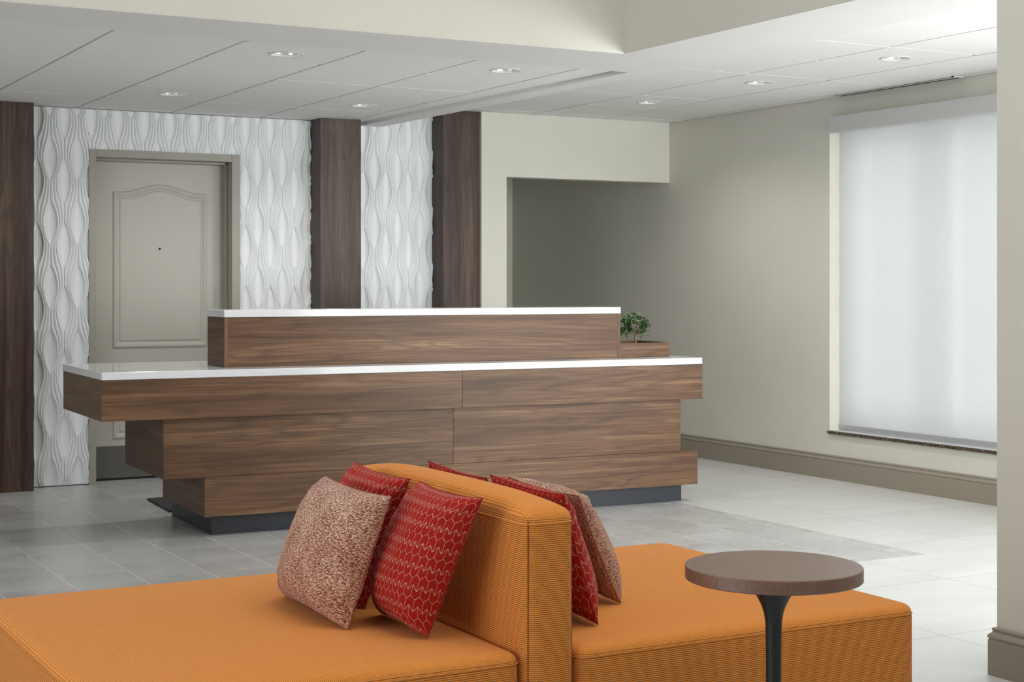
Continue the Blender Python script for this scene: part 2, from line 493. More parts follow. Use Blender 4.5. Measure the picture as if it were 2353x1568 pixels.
def tile_ceiling(name, xs, ys, z, skip, lights, outline_x, outline_y, gap=.007, drop=.007):
    """tegular tiles hanging a little below their metal grid; a round hole where a light sits"""
    mb = MB()
    xs = [outline_x[0]] + [x for x in sorted(xs) if outline_x[0] < x < outline_x[1]] + [outline_x[1]]
    ys = [outline_y[0]] + [y for y in sorted(ys) if outline_y[0] < y < outline_y[1]] + [outline_y[1]]
    for i in range(len(xs)-1):
        for j in range(len(ys)-1):
            x0, x1, y0, y1 = xs[i]+gap, xs[i+1]-gap, ys[j]+gap*.35, ys[j+1]-gap*.35
            hit = None
            for lx, ly in lights:
                if x0 < lx < x1 and y0 < ly < y1: hit = (lx, ly)
            if hit is None:
                dz = random.uniform(-.0008, .0008)
                mb.box(x0, x1, y0, y1, z+dz, z+.016)
            else:
                n = 48; b = len(mb.v); lx, ly = hit
                for k in range(n):
                    a = 2*PI*(k+.5)/n; ca, sa = math.cos(a), math.sin(a)
                    s = min((x1-lx)/ca if ca > 0 else (x0-lx)/ca if ca < 0 else 9, (y1-ly)/sa if sa > 0 else (y0-ly)/sa if sa < 0 else 9)
                    mb.v += [(lx+.084*ca, ly+.084*sa, z), (lx+s*ca, ly+s*sa, z), (lx+s*ca, ly+s*sa, z+.016), (lx+.084*ca, ly+.084*sa, z+.016)]
                for k in range(n):
                    p, q = b+4*k, b+4*((k+1) % n)
                    mb.f += [(p, p+1, q+1, q), (p+1, p+2, q+2, q+1), (p+3, p, q, q+3)]
                for sx, ex in ((x0, 1), (x1, -1)):
                    for sy, ey in ((y0, 1), (y1, -1)):
                        c = len(mb.v); mb.v += [(sx, sy, z), (sx+ex*.3, sy, z+.0002), (sx, sy+ey*.3, z+.0002)]
    return mb
def add_grid(o_parent, xs, ys, z, ox, oy, mat, lights):
    mb = MB()
    for x in xs:
        if ox[0] < x < ox[1]: mb.box(x-.012, x+.012, oy[0], oy[1], z, z+.004)
    for y in ys:
        if oy[0] < y < oy[1]: mb.box(ox[0], ox[1], y-.012, y+.012, z-.0035, z-.0005)
    mb.box(ox[0], ox[1], oy[0], oy[1], z+.07, z+.08)
    return mb.obj('ceiling_grid', mat, o_parent)
LX = [1.81+.595*k for k in range(-9, 5)]; LY = [6.79+.6*k for k in range(0, 6)]
LL = [(2.71, 7.09), (2.71, 8.89), (3.90, 7.09), (3.90, 8.89)]
o = tile_ceiling('l', LX, LY, ZL, None, LL, (fx0, 4.39), (6.45, YB+.02)).obj('ceiling_left', M_tile)
struct(o, 'suspended tile ceiling over the reception back area on the left', 'ceiling')
add_grid(o, LX, LY, ZL+.008, (fx0, 4.39), (6.45, YB+.02), M_tee, LL)
RX = [4.32, 4.92, 5.52, 6.12]; RY = [8.92-.578*k for k in range(-1, 23)]
RL = [(5.82, 8.631), (5.82, 7.475), (5.82, 6.319)]
o = tile_ceiling('r', RX, RY, ZR, None, RL, (4.30, 6.62), (fy0, YC+.01)).obj('ceiling_right', M_tile)
struct(o, 'brighter suspended tile ceiling on the right beside the window', 'ceiling')
add_grid(o, RX, RY, ZR+.008, (4.30, 6.70), (fy0, YC+.01), M_tee, RL)
mb = MB()
for y0, y1 in ((fy0, 6.70), (7.755, 9.67)):
    mb.box(6.625, 6.692, y0, y1, ZR, ZR+.016)
mb.obj('border_tile', M_tile, o)
mb = MB(); mb.box(fx0, 6.95, fy0, 10.3, 2.8, 2.82)
# roof slab beyond the raised walls only
mb = MB(); mb.box(fx0, 4.0, 6.3, 10.3, 2.8, 2.84).box(4.15, 6.95, fy0, 10.3, 2.8, 2.84)
struct(mb.obj('ceiling_slab', M_white_paint), 'structural slab hidden above the tiled ceilings', 'ceiling')

# linear air vent beside the window wall
t = tag(empty('air_vent', (6.66, 7.23, ZR)), 'long narrow black-slotted air vent in the ceiling edge above the window', 'vent')
mb = MB()
vx0, vx1, vy0, vy1 = 6.600, 6.692, 6.70, 7.755
zb = ZR-.004
mb.box(vx0, vx0+.012, vy0, vy1, zb, zb+.02).box(vx1-.003, vx1, vy0, vy1, zb, zb+.02).box(vx0, vx1, vy0, vy0+.012, zb, zb+.02).box(vx0, vx1, vy1-.012, vy1, zb, zb+.02)
mb.obj('frame', M_trim, t)
mb = MB(); mb.box(vx0+.030, vx0+.050, vy0+.012, vy1-.012, zb-.001, zb+.019); mb.obj('blade', M_trim, t)
mb = MB(); mb.box(vx0+.004, vx1-.003, vy0+.006, vy1-.006, zb+.0012, zb+.02); mb.obj('duct', M_void, t)

# ------------------------------------------------------------------ door
door = empty('door_1', (2.96, 10.02, 0))
struct(door, 'warm grey panelled door with arched top panel in taupe frame', 'door')
mb = MB()
fo0, fo1, ft = 2.478, 3.457, 2.084
YF = 9.862
# frame: three faces with a stop stepping back to the leaf
def frame_side(mb, xa, xb, xin):
    mb.box(min(xa, xb), max(xa, xb), YF, 10.05, 0, ft)
mb.box(fo0, DX0, YF, 10.06, 0, ft).box(DX1, fo1, YF, 10.06, 0, ft).box(DX0, DX1, YF, 10.06, DZ, ft)
mb.box(DX0, DX0+.016, 9.945, 10.017, 0, DZ).box(DX1-.016, DX1, 9.945, 10.017, 0, DZ).box(DX0, DX1, 9.945, 10.017, DZ-.016, DZ)
mb.obj('frame', M_frame, door, bevel=.003)
YD = 10.02
mb = MB(); mb.box(DX0+.002, DX1-.002, YD, YD+.044, .008, DZ-.003)
leaf = mb.obj('leaf', M_door, door)
def panel_outline(x0, x1, z0, z1, arch):
    """counter-clockwise outline in (x,z); the top swells into a shallow ogee arch"""
    pts = []
    m = 10
    for i in range(m): pts.append((x0+(x1-x0)*i/m, z0))
    for i in range(m): pts.append((x1, z0+(z1-z0)*i/m))
    k = 40
    for i in range(k):
        u = i/k
        x = x1+(x0-x1)*u
        h = 0
        if arch: 
            s = abs(2*u-1)
            h = arch*(.5+.5*math.cos(PI*min(1, s/.86)))
        pts.append((x, z1+h))
    for i in range(m): pts.append((x0, z1-(z1-z0)*i/m))
    return pts
def moulding(x0, x1, z0, z1, arch, name):
    prof = [(0, .0), (.004, .009), (.014, .011), (.024, .008), (.032, .001), (.040, -.0005), (.046, .005), (.05, .006)]
    mb = MB(); rings = []
    cx = (x0+x1)/2
    for d, h in prof:
        a = arch*(1-.0*d)
        p = panel_outline(x0+d, x1-d, z0+d, z1-d, a)
        rings.append(len(mb.v)); mb.v += [(x, YD-h-.0005, z) for x, z in p]
        n = len(p)
    for r in range(len(prof)-1):
        for i in range(n):
            mb.f.append((rings[r]+i, rings[r]+(i+1) % n, rings[r+1]+(i+1) % n, rings[r+1]+i))
    mb.f.append(tuple(rings[-1]+i for i in range(n)))
    o = mb.obj(name, M_door, leaf)
    return o
moulding(2.667, 3.283, .838, 1.832, .053, 'raised_panel')
moulding(2.667, 3.283, .262, .705, 0, 'raised_panel')
mb = MB(); mb.box(DX0+.004, DX1-.004, YD-.003, YD, .02, .217); mb.obj('kick_plate', M_kick, leaf)['label'] = 'grey metal kick plate'
mb = MB(); mb.box(DX0+.004, DX1-.004, YD-.004, YD+.03, .001, .016); mb.obj('door_sweep', M_black, leaf)
ph = MB()
def disc_y(mb, x, z, prof, n=24):
    b = len(mb.v); m = len(prof)
    for i in range(n):
        a = 2*PI*i/n
        for r, y in prof: mb.v.append((x+r*math.cos(a), y, z+r*math.sin(a)))
    for i in range(n):
        j = (i+1) % n
        for k in range(m-1): mb.f.append((b+i*m+k, b+j*m+k, b+j*m+k+1, b+i*m+k+1))
disc_y(ph, 2.967, 1.472, [(.0125, YD-.006), (.0125, YD-.010), (.010, YD-.012), (.0075, YD-.010)])
pho = ph.obj('peephole', M_steel, leaf, smooth=True)
ph = MB(); disc_y(ph, 2.967, 1.472, [(.0078, YD-.0105), (.005, YD-.0125), (.0001, YD-.0135)]); ph.obj('lens', M_void, pho, smooth=True)

# ------------------------------------------------------------------ white relief panels
A_, P_, X0_, Z0_ = .0835, .393, 2.246, 2.012
def lens_w(j, z):
    if j % 2 == 0: c, hh, w = Z0_, .335*P_, .0385
    else: c, hh, w = Z0_-.33*P_, .345*P_, .0360
    d = (z-c)/P_; d = (d-round(d))*P_/hh
    return w*max(0, 1-abs(d)**1.9)
def relief(mb, x0, x1, z0, z1, top=None):
    """waves of lens-shaped flats between bundles of three rounded ridges"""
    j0 = math.floor((x0-X0_)/A_)-1; j1 = math.ceil((x1-X0_)/A_)+1
    nz = max(2, int((z1-z0)/.0085))
    cols = []     # (j, t) for ribbon j and position t across it, or lens flats
    RS = 18
    def row(z):
        out = []
        for j in range(j0, j1):
            wl, wr = lens_w(j, z), lens_w(j+1, z)
            xa, xb = X0_+j*A_+wl, X0_+(j+1)*A_-wr
            out.append((xa-2*wl*0.5, 0.0))
            for k in range(RS+1):
                t = k/RS; f = (3*t) % 1 if k < RS else 1.0
                if k % (RS//3) == 0: h = 0
                else: h = math.sqrt(max(0, 1-(2*f-1)**2))
                amp = .0155*min(1, (xb-xa)/.05+.25)
                lift = .003*(1-abs(2*t-1))
                out.append((xa+(xb-xa)*t, amp*h+lift))
        return out
    b = len(mb.v); n = None
    for r in range(nz+1):
        z = z0+(z1-z0)*r/nz
        rw = row(z); n = len(rw)
        for x, h in rw: mb.v.append((min(x1, max(x0, x)), YB+.002-h, z))
    for r in range(nz):
        for k in range(n-1):
            p = b+r*n+k
            if mb.v[p][0] == mb.v[p+1][0] and mb.v[p+n][0] == mb.v[p+n+1][0]: continue
            mb.f.append((p, p+1, p+n+1, p+n))
PT = 2.331
mb = MB()
relief(mb, 2.143, fo0, .006, PT); relief(mb, fo0, fo1, ft, PT); relief(mb, fo1, 3.952, .006, PT)
mb.box(2.143, fo0, YB+.003, YB+.02, .006, PT).box(fo0, fo1, YB+.003, YB+.02, ft, PT).box(fo1, 3.952, YB+.003, YB+.02, .006, PT)
o = mb.obj('wall_panel', M_panel, smooth=True)
tag(o, 'white wave-relief wall panel surrounding the grey door', 'wall panel', 'white relief panels', kind=ST)
mb = MB(); relief(mb, 4.235, 4.86, .006, 2.315); mb.box(4.235, 4.86, YB+.003, YB+.02, .006, 2.43)
mb2 = MB(); relief(mb, 4.40, 4.86, 2.3152, 2.43)
o = mb.obj('wall_panel', M_panel, smooth=True)
tag(o, 'narrow white wave-relief wall panel between two brown columns', 'wall panel', 'white relief panels', kind=ST)

# brown columns
def column(x0, x1, y0, z1, label):
    t = tag(empty('wood_column', ((x0+x1)/2, (y0+YB)/2, 0)), label, 'column', 'dark walnut columns')
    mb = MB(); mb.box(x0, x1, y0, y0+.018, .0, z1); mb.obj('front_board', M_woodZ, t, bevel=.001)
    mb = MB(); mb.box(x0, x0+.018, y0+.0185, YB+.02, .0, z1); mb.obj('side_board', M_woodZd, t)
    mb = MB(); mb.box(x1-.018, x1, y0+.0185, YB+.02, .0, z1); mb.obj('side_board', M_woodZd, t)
column(1.80, 2.113, 9.73, 2.334, 'dark walnut column at the left edge of the picture, left of the relief panel')
column(3.950, 4.238, 9.70, 2.334, 'walnut column between the wide relief panel and the narrow one')
column(4.852, 5.128, 9.70, 2.434, 'walnut column beside the cream wall, right of the narrow relief panel')

# ------------------------------------------------------------------ window, sill and blind
w = empty('window_1', (7.0, 6.5, .31))
struct(w, 'tall window behind the white roller blind on the right wall', 'window')
mb = MB()
for y0, y1 in ((WY1-.06, WY1-.002), (7.03, 7.085), (WY0, WY0+.06), (6.02, 6.07)):
    mb.box(6.975, 7.03, y0, y1, .31, WZ1)
mb.box(6.975, 7.03, WY0, WY1, .31, .36).box(6.975, 7.03, WY0, WY1, WZ1-.05, WZ1)
mb.obj('frame', M_wframe, w)
for y0, y1 in ((7.085, WY1-.06), (6.07, 7.03), (WY0+.06, 6.02)):
    mb = MB(); mb.box(6.997, 7.003, y0, y1, .36, WZ1-.05); mb.obj('pane', M_glass, w)
mb = MB(); mb.box(6.701, 6.975, WY0+.002, WY1-.003, .290, .3085); mb.obj('sill', M_wframe, w, bevel=.001)
mb = MB(); mb.box(6.684, 6.7005, WY0+.0, WY1+.006, .288, .3075); sill = mb.obj('sill_edge', M_gran, w, bevel=.001)
sill['label'] = 'speckled dark granite sill edge'
t = tag(empty('roller_blind', (6.78, 6.5, .32)), 'white translucent roller blind lowered over the tall window', 'blind')
mb = MB(); mb.box(6.779, 6.781, WY0+.004, WY1-.006, .345, 2.26); mb.obj('fabric', M_blind, t)
mb = MB(); mb.box(6.773, 6.787, WY0+.004, WY1-.006, .318, .345); mb.obj('hem_bar', M_alu, t, bevel=.003)
mb = MB(); mb.box(6.640, 6.699, WY0-.06, 7.812, 2.204, 2.306); mb.obj('fascia', M_fascia, t, bevel=.002)

# ------------------------------------------------------------------ downlights
def downlight():
    t = empty('downlight', (0, 0, 0))
    mb = MB(); mb.lathe([(.069, .0015), (.071, -.0035), (.079, -.004), (.085, -.001), (.0835, .003), (.069, .006)], 0, 0, 48, True)
    mb.obj('trim_ring', M_trim, t, smooth=True, world=False)
    mb = MB(); mb.lathe([(.070, .000), (.068, .012), (.064, .03), (.058, .05), (.0505, .0705)], 0, 0, 48)
    mb.obj('reflector', M_chrome, t, smooth=True, world=False)
    mb = MB(); mb.lathe([(.0505, .070), (.03, .067), (.0001, .066)], 0, 0, 32)
    mb.obj('lamp', M_lamp, t, smooth=True, world=False)
    return t
M_lamp = emit('lamp_glow', (1, .97, .93, 1), .7)
d0 = downlight()
def dup(root, loc):
    r = root.copy(); C.objects.link(r); r.location = loc
    for ch in list(root.children):
        c = ch.copy(); C.objects.link(c); c.parent = r
    return r
spots = [(LL[0], ZL, 'recessed downlight in the left ceiling, nearest the soffit on the door side'),
         (LL[1], ZL, 'recessed downlight in the left ceiling, farther back above the grey door'),
         (LL[2], ZL, 'recessed downlight in the left ceiling, nearest the soffit corner beside the beam'),
         (LL[3], ZL, 'recessed downlight in the left ceiling, close to the middle walnut column'),
         (RL[0], ZR, 'recessed downlight in the right ceiling, farthest back near the cream wall'),
         (RL[1], ZR, 'recessed downlight in the right ceiling, the middle one of the three'),
         (RL[2], ZR, 'recessed downlight in the right ceiling, nearest the viewer above the window side')]
for i, ((x, y), z, lab) in enumerate(spots):
    t = d0 if i == 0 else dup(d0, (x, y, z))
    t.location = (x, y, z)
    tag(t, lab, 'ceiling light', 'recessed ceiling downlights')

# ------------------------------------------------------------------ reception desk
RZ = math.radians(-2.05)
desk = tag(empty('reception_desk', (2.511, 7.596, 0), RZ), 'long stepped walnut reception desk with white stone counters', 'desk')
def dbox(name, mat, x0, x1, y0, y1, z0, z1, bevel=.0015, parent=None):
    mb = MB(); mb.box(x0, x1, y0, y1, z0, z1)
    return mb.obj(name, mat, parent or desk, world=False, bevel=bevel)
dbox('plinth', M_plinth, 0, 2.767, 0, .74, 0, .098)
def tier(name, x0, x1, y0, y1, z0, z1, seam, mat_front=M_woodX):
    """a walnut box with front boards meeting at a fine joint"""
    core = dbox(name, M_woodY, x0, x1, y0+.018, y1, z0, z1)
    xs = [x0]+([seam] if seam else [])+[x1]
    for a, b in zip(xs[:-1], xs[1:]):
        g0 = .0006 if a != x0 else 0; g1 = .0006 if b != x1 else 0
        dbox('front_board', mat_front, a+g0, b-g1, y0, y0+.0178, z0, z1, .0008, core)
    return core
tier('lower_tier', -.050, 2.838, -.062, .74, .0985, .292, None)
tier('middle_tier', -.251, 2.730, -.050, .74, .2925, .590, 1.300)
tier('upper_tier', -.561, 2.845, -.100, .80, .5905, .7865, 1.330)
dbox('countertop', M_quartz, -.561, 2.845, -.100, .82, .787, .824, .003)
core = tier('raised_front', .097, 2.415, .095, .40, .8245, 1.076, None)
dbox('edge_band', M_edge, .0968, .113, .0945, .099, .8246, 1.0758, 0, core)
dbox('edge_band', M_edge, 2.396, 2.4152, .0945, .099, .8246, 1.0758, 0, core)
dbox('ledge_top', M_quartz, .094, 2.418, .092, .405, 1.0765, 1.114, .003)

# anti-fatigue mat behind the desk
mb = MB(); mb.prism([(2.592, 9.0), (2.78, 8.99), (4.2, 8.95), (4.2, 8.42), (2.56, 8.46)], .001, .012)
tag(mb.obj('floor_mat', M_black, bevel=.004), 'black rubber mat on the floor behind the desk, its corner showing', 'mat')

# planter on the counter
def dw(x, y, z):
    c, s = math.cos(RZ), math.sin(RZ)
    return (2.511+x*c-y*s, 7.596+x*s+y*c, z)
pl = tag(empty('planter_box', dw(2.57, .3, .8245), RZ), 'low walnut planter box on the white counter at the right end', 'planter')
def pbox(name, mat, x0, x1, y0, y1, z0, z1, bevel=.001):
    mb = MB(); mb.box(x0-2.57, x1-2.57, y0-.3, y1-.3, z0-.8245, z1-.8245)
    return mb.obj(name, mat, pl, world=False, bevel=bevel)
px0, px1, py0, py1, pz0, pz1 = 2.420, 2.756, .108, .47, .8246, .907
pbox('side_board', M_woodX, px0, px1, py0, py0+.014, pz0, pz1)
pbox('side_board', M_woodX, px0, px1, py1-.014, py1, pz0, pz1)
pbox('end_board', M_woodY, px0, px0+.014, py0+.0145, py1-.0145, pz0, pz1)
pbox('end_board', M_woodY, px1-.014, px1, py0+.0145, py1-.0145, pz0, pz1)
mb = MB(); N = 14
xs = [px0+.0145+(px1-px0-.029)*i/N-2.57 for i in range(N+1)]; ys = [py0+.0145+(py1-py0-.029)*i/N-.3 for i in range(N+1)]
for y in ys:
    for x in xs: mb.v.append((x, y, .066+random.uniform(-.004, .005)+.008*math.exp(-((x+.08)**2+(y+.12)**2)/.01)))
for j in range(N):
    for i in range(N): mb.f.append((j*(N+1)+i, j*(N+1)+i+1, (j+1)*(N+1)+i+1, (j+1)*(N+1)+i))
mb.obj('soil', M_soil, pl, world=False, smooth=True)
for (x, y, r) in ((2.56, .14, .009), (2.585, .145, .006), (2.60, .15, .008), (2.53, .15, .006)):
    mb = MB(); mb.lathe([(.0001, -r*.6), (r*.8, -r*.3), (r, 0), (r*.75, r*.4), (.0001, r*.6)], x-2.57, y-.3, 10)
    mb.v = [(a, b_, c+.077) for a, b_, c in mb.v]
    mb.obj('pebble', M_pebble, pl, world=False, smooth=True)

def bonsai(loc, label, seed, s, spread, roots):
    R = random.Random(seed)
    t = tag(empty('bonsai_tree', loc), label, 'plant', 'bonsai trees in the planter')
    wd = lambda p: (loc[0]+p[0]*s, loc[1]+p[1]*s, loc[2]+p[2]*s)
    mb = MB()
    mb.tube([wd(p) for p in ((0, 0, -.012), (.001, 0, .012), (-.001, .002, .03), (.001, .003, .046))], [.0065*s, .0052*s, .0045*s, .0042*s], 8)
    tips = []
    for k, (dx, dy, dz) in enumerate(((-.042, .0, .062), (.036, .01, .052), (-.02, .03, .085), (.02, -.03, .082), (.004, .0, .115), (.05, .0, .083), (-.052, .005, .10))):
        a = (.0, .002, .042+.004*(k % 3))
        m1 = (dx*.5+R.uniform(-.006, .006), dy*.5, a[2]+(dz-.042)*.35)
        tip = (dx, dy, dz)
        mb.tube([wd(a), wd(m1), wd(tip)], [.003*s, .0022*s, .0012*s], 6); tips.append(tip)
    tr = mb.obj('trunk', M_bark, t, smooth=True)
    if roots:
        mb = MB()
        for k in range(7):
            a = -1.2+k*.42
            mb.tube([wd(p) for p in ((0, 0, .014), (.016*math.cos(a), .016*math.sin(a), .008), (.045*math.cos(a), .045*math.sin(a), -.002), (.07*math.cos(a), .07*math.sin(a), -.010))], [.007*s, .006*s, .0045*s, .002*s], 7)
        mb.obj('roots', M_bark, t, smooth=True)
    mb = MB()
    for k in range(560):
        c = R.choice(tips)
        ctr = Vector((c[0]*.85+R.gauss(0, .012), c[1]+R.gauss(0, .013), max(.035, c[2]+R.gauss(.006, .011))))*s
        d = Vector((R.gauss(0, 1), R.gauss(0, 1), R.gauss(-.05, .6))).normalized()
        L = R.uniform(.010, .017)*s; wd_ = L*.27
        side = d.cross(Vector((R.gauss(0, .3), R.gauss(0, .3), 1))).normalized(); nn = side.cross(d)
        o0 = Vector(loc)+ctr
        pts = [o0, o0+d*L*.3+side*wd_-nn*.001, o0+d*L*.7+side*wd_*.8, o0+d*L-nn*.002, o0+d*L*.7-side*wd_*.8, o0+d*L*.3-side*wd_-nn*.001, o0+d*L*.5-nn*.0018]
        b = len(mb.v); mb.v += [tuple(p) for p in pts]
        mb.f += [(b, b+1, b+6), (b+1, b+2, b+6), (b+2, b+3, b+6), (b+3, b+4, b+6), (b+4, b+5, b+6), (b+5, b, b+6)]
    mb.obj('foliage', M_leaf, t)
    return t
bonsai(dw(2.559, .165, .8935), 'small green bonsai standing in the open end of the planter', 3, 1.36, 1, False)
bonsai(dw(2.535, .345, .8935), 'second bonsai in the planter, nearly hidden behind the raised desk front', 11, .9, 1, True)

# ------------------------------------------------------------------ sofa
sofa = tag(empty('lounge_sofa', (1.75, 3.5, 0)), 'orange ribbed back-to-back lounge sofa with a low central backrest', 'sofa')
def rounded(x0, x1, y0, y1, z0, z1, rv, r, crown, n=(36, 36, 16)):
    """a stuffed block: rounded edges and a gently domed top"""
    mb = MB(); idx = {}
    nx, ny, nz = n
    def vert(i, j, k):
        key = (i, j, k)
        if key in idx: return idx[key]
        # cluster samples towards the edges
        def cl(t): return .5-.5*math.cos(PI*t)
        u, v, w_ = cl(i/nx), cl(j/ny), cl(k/nz)
        p = Vector((x0+(x1-x0)*u, y0+(y1-y0)*v, z0+(z1-z0)*w_))
        q = Vector((min(max(p.x, x0+rv), x1-rv), min(max(p.y, y0+rv), y1-rv), 0))
        d = Vector((p.x-q.x, p.y-q.y, 0)); L = d.length
        if L > 1e-9:
            d *= max(abs(d.x), abs(d.y))/L; L = d.length
            nrm = d/L; e = rv-L
            for lo, sg in ((z1-r, 1), (z0+r, -1)):
                a, b_ = r-e, (p.z-lo)*sg
                if a > 0 and b_ > 0:
                    k2 = max(a, b_)/math.hypot(a, b_)
                    d = nrm*(rv-(r-a*k2)); p.z = lo+sg*b_*k2
            p.x, p.y = q.x+d.x, q.y+d.y
        uu = (p.x-x0)/(x1-x0)*2-1; vv = (p.y-y0)/(y1-y0)*2-1; ww = (p.z-z0)/(z1-z0)
        p.z += crown*max(0, (ww-.6)/.4)*(1-abs(uu)**2.5)*(1-abs(vv)**4)
        # slight bulge of the upright faces
        p.y += (-.006 if vv < 0 else .006)*abs(vv)**6*(1-uu*uu)*math.sin(PI*min(1, ww))
        p.x += (-.004 if uu < 0 else .004)*abs(uu)**6*(1-vv*vv)*math.sin(PI*min(1, ww))
        idx[key] = len(mb.v); mb.v.append(tuple(p)); return idx[key]
    for i in range(nx):
        for j in range(ny):
            for k in (0, nz): mb.f.append((vert(i, j, k), vert(i+1, j, k), vert(i+1, j+1, k), vert(i, j+1, k)))
    for i in range(nx):
        for k in range(nz):
            for j in (0, ny): mb.f.append((vert(i, j, k), vert(i+1, j, k), vert(i+1, j, k+1), vert(i, j, k+1)))
    for j in range(ny):
        for k in range(nz):
            for i in (0, nx): mb.f.append((vert(i, j, k), vert(i, j+1, k), vert(i, j+1, k+1), vert(i, j, k+1)))
    return mb
def piping(x0, x1, y0, y1, z, r, rad, e=.0015):
    pts = []
    def bulge_y(x): u = (x-x0)/(x1-x0)*2-1; return .006*(1-u*u)
    for k in range(31): x = x0+r+(x1-x0-2*r)*k/30; pts.append((x, y0-e-bulge_y(x)*.0, z))
    for k in range(1, 8): a = -PI/2+PI/2*k/8; pts.append((x1-r+(r+e)*math.cos(a), y0+r+(r+e)*math.sin(a), z))
    for k in range(31): pts.append((x1+e, y0+r+(y1-y0-2*r)*k/30, z))
    for k in range(1, 8): a = PI/2*k/8; pts.append((x1-r+(r+e)*math.cos(a), y1-r+(r+e)*math.sin(a), z))
    for k in range(31): pts.append((x1-r-(x1-x0-2*r)*k/30, y1+e, z))
    for k in range(1, 8): a = PI/2+PI/2*k/8; pts.append((x0+r+(r+e)*math.cos(a), y1-r+(r+e)*math.sin(a), z))
    for k in range(31): pts.append((x0-e, y1-r-(y1-y0-2*r)*k/30, z))
    for k in range(1, 8): a = PI+PI/2*k/8; pts.append((x0+r+(r+e)*math.cos(a), y0+r+(r+e)*math.sin(a), z))
    mb = MB(); mb.tube(pts, rad, 6, True); return mb
BX0, BX1 = 1.705, 1.832
def seat(x0, x1, y0, y1, zt):
    s = rounded(x0, x1, y0, y1, .06, zt, .032, .026, .012).obj('seat', M_orange, sofa, smooth=True)
    piping(x0, x1, y0, y1, zt-.024, .032, .0013, .0008).obj('piping', M_seam, s, smooth=True)
    for fx in (x0+.08, x1-.08):
        for fy in (y0+.08, y1-.08):
            mb = MB(); mb.lathe([(.0001, 0), (.022, 0), (.026, .06), (.0001, .0605)], fx, fy, 16); mb.obj('foot', M_black, sofa, smooth=True)
seat(.775, BX0-.002, 3.02, 4.205, .438)
seat(BX1+.003, 2.835, 3.00, 4.115, .438)
bk = rounded(BX0, BX1, 3.005, 3.985, .06, .748, .030, .028, .026, (18, 40, 24)).obj('backrest', M_orange, sofa, smooth=True)
piping(BX0, BX1, 3.005, 3.985, .719, .03, .0016, .0008).obj('piping', M_seam, bk, smooth=True)
for sx, xx in ((-1, BX0), (1, BX1)):
    mb = MB()
    c = .03*(1-.7071)
    mb.tube([(xx-sx*c*1.0+sx*.0005, 3.005+c-.0005, z) for z in [.07+.655*k/20 for k in range(21)]], .0016, 6)
    mb.obj('seam', M_seamd, bk, smooth=True)

# ------------------------------------------------------------------ cushions
def cushion(TL, TR, BR, BL, mat, label, group, front, back, seed, name='throw_pillow', flip=False):
    """a stuffed square pillow with pointed ears between four corner points; front/back are half depths"""
    R = random.Random(seed)
    eye = Vector((0, 0, 1.245))
    TL, TR, BR, BL = [eye+(Vector(q)-eye)*.984 for q in (TL, TR, BR, BL)]
    ctr = (TL+TR+BR+BL)/4
    a = ((TR-TL)+(BR-BL)).normalized(); up = ((TL-BL)+(TR-BR)).normalized(); nn = a.cross(up).normalized()*(-1 if flip else 1)
    N = 40; mb = MB(); uvs = []
    W = ((TR-TL).length+(BR-BL).length)/2
    ph = [R.uniform(0, 6.28) for _ in range(6)]
    def surf(u, v, side):
        # edges draw inwards between the ears
        s, t = 2*u-1, 2*v-1
        bow = .055
        s2 = s*(1-bow*(1-t**2)*(abs(s)**1.5)); t2 = t*(1-bow*(1-s**2)*(abs(t)**1.5))
        U, V = (s2+1)/2, (t2+1)/2
        p = (BL*(1-U)+BR*U)*(1-V)+(TL*(1-U)+TR*U)*V
        prof = (max(0, 1-abs(s)**2.6)*max(0, 1-abs(t)**2.6))**.46
        prof *= 1+.18*(-t)*(1-t*t)                       # stuffing settles downwards
        fold = .0035*math.sin(7*s+ph[0])*math.sin(3*t+ph[1])+.004*math.exp(-((abs(s)-.75)**2+(abs(t)-.75)**2)*14)*math.sin(18*(s-t*(1 if s*t > 0 else -1))+ph[2])
        h = (front if side > 0 else back)*prof+fold*min(1, prof*2)
        return p+nn*h*side
    for side in (1, -1):
        b = len(mb.v)
        def cl(t): return .5-.5*math.cos(PI*(.06+.88*t)) if False else (lambda q: q)(.5-.5*math.cos(PI*t))*.6+t*.4
        G = [[surf(cl(i/N), cl(j/N), side) for i in range(N+1)] for j in range(N+1)]
        cu = [[0]*(N+1) for _ in range(N+1)]; cv = [[0]*(N+1) for _ in range(N+1)]
        for j in range(N+1):
            for i in range(1, N+1): cu[j][i] = cu[j][i-1]+(G[j][i]-G[j][i-1]).length
        for i in range(N+1):
            for j in range(1, N+1): cv[j][i] = cv[j-1][i]+(G[j][i]-G[j-1][i]).length
        for j in range(N+1):
            for i in range(N+1):
                mb.v.append(tuple(G[j][i]))
                uvs.append((.5+(cu[j][i]-cu[j][N//2])/W, .5+(cv[j][i]-cv[N//2][i])/W))
        for j in range(N):
            for i in range(N):
                q = (b+j*(N+1)+i, b+j*(N+1)+i+1, b+(j+1)*(N+1)+i+1, b+(j+1)*(N+1)+i)
                mb.f.append(q if side > 0 else q[::-1])
    zmin = min(v[2] for v in mb.v)
    t = empty(name, (ctr.x, ctr.y, zmin))
    cov = mesh_obj('cover', mb.v, mb.f, mat, t, smooth=True, uvs=uvs)
    # seam round the edge
    pts = []
    E = [(0, 0, 1, 0), (1, 0, 1, 1), (1, 1, 0, 1), (0, 1, 0, 0)]
    for (u0, v0, u1, v1) in E:
        for k in range(20):
            f = k/20; pts.append(tuple(surf(u0+(u1-u0)*f, v0+(v1-v0)*f, 1)))
    sm = MB(); sm.tube(pts, .0014, 6, True)
    ob = sm.obj('seam', M_redp if mat is M_red else M_tweedp, t, smooth=True)
    tag(t, label, 'pillow', group)
    return t
GP = 'throw pillows on the orange sofa'
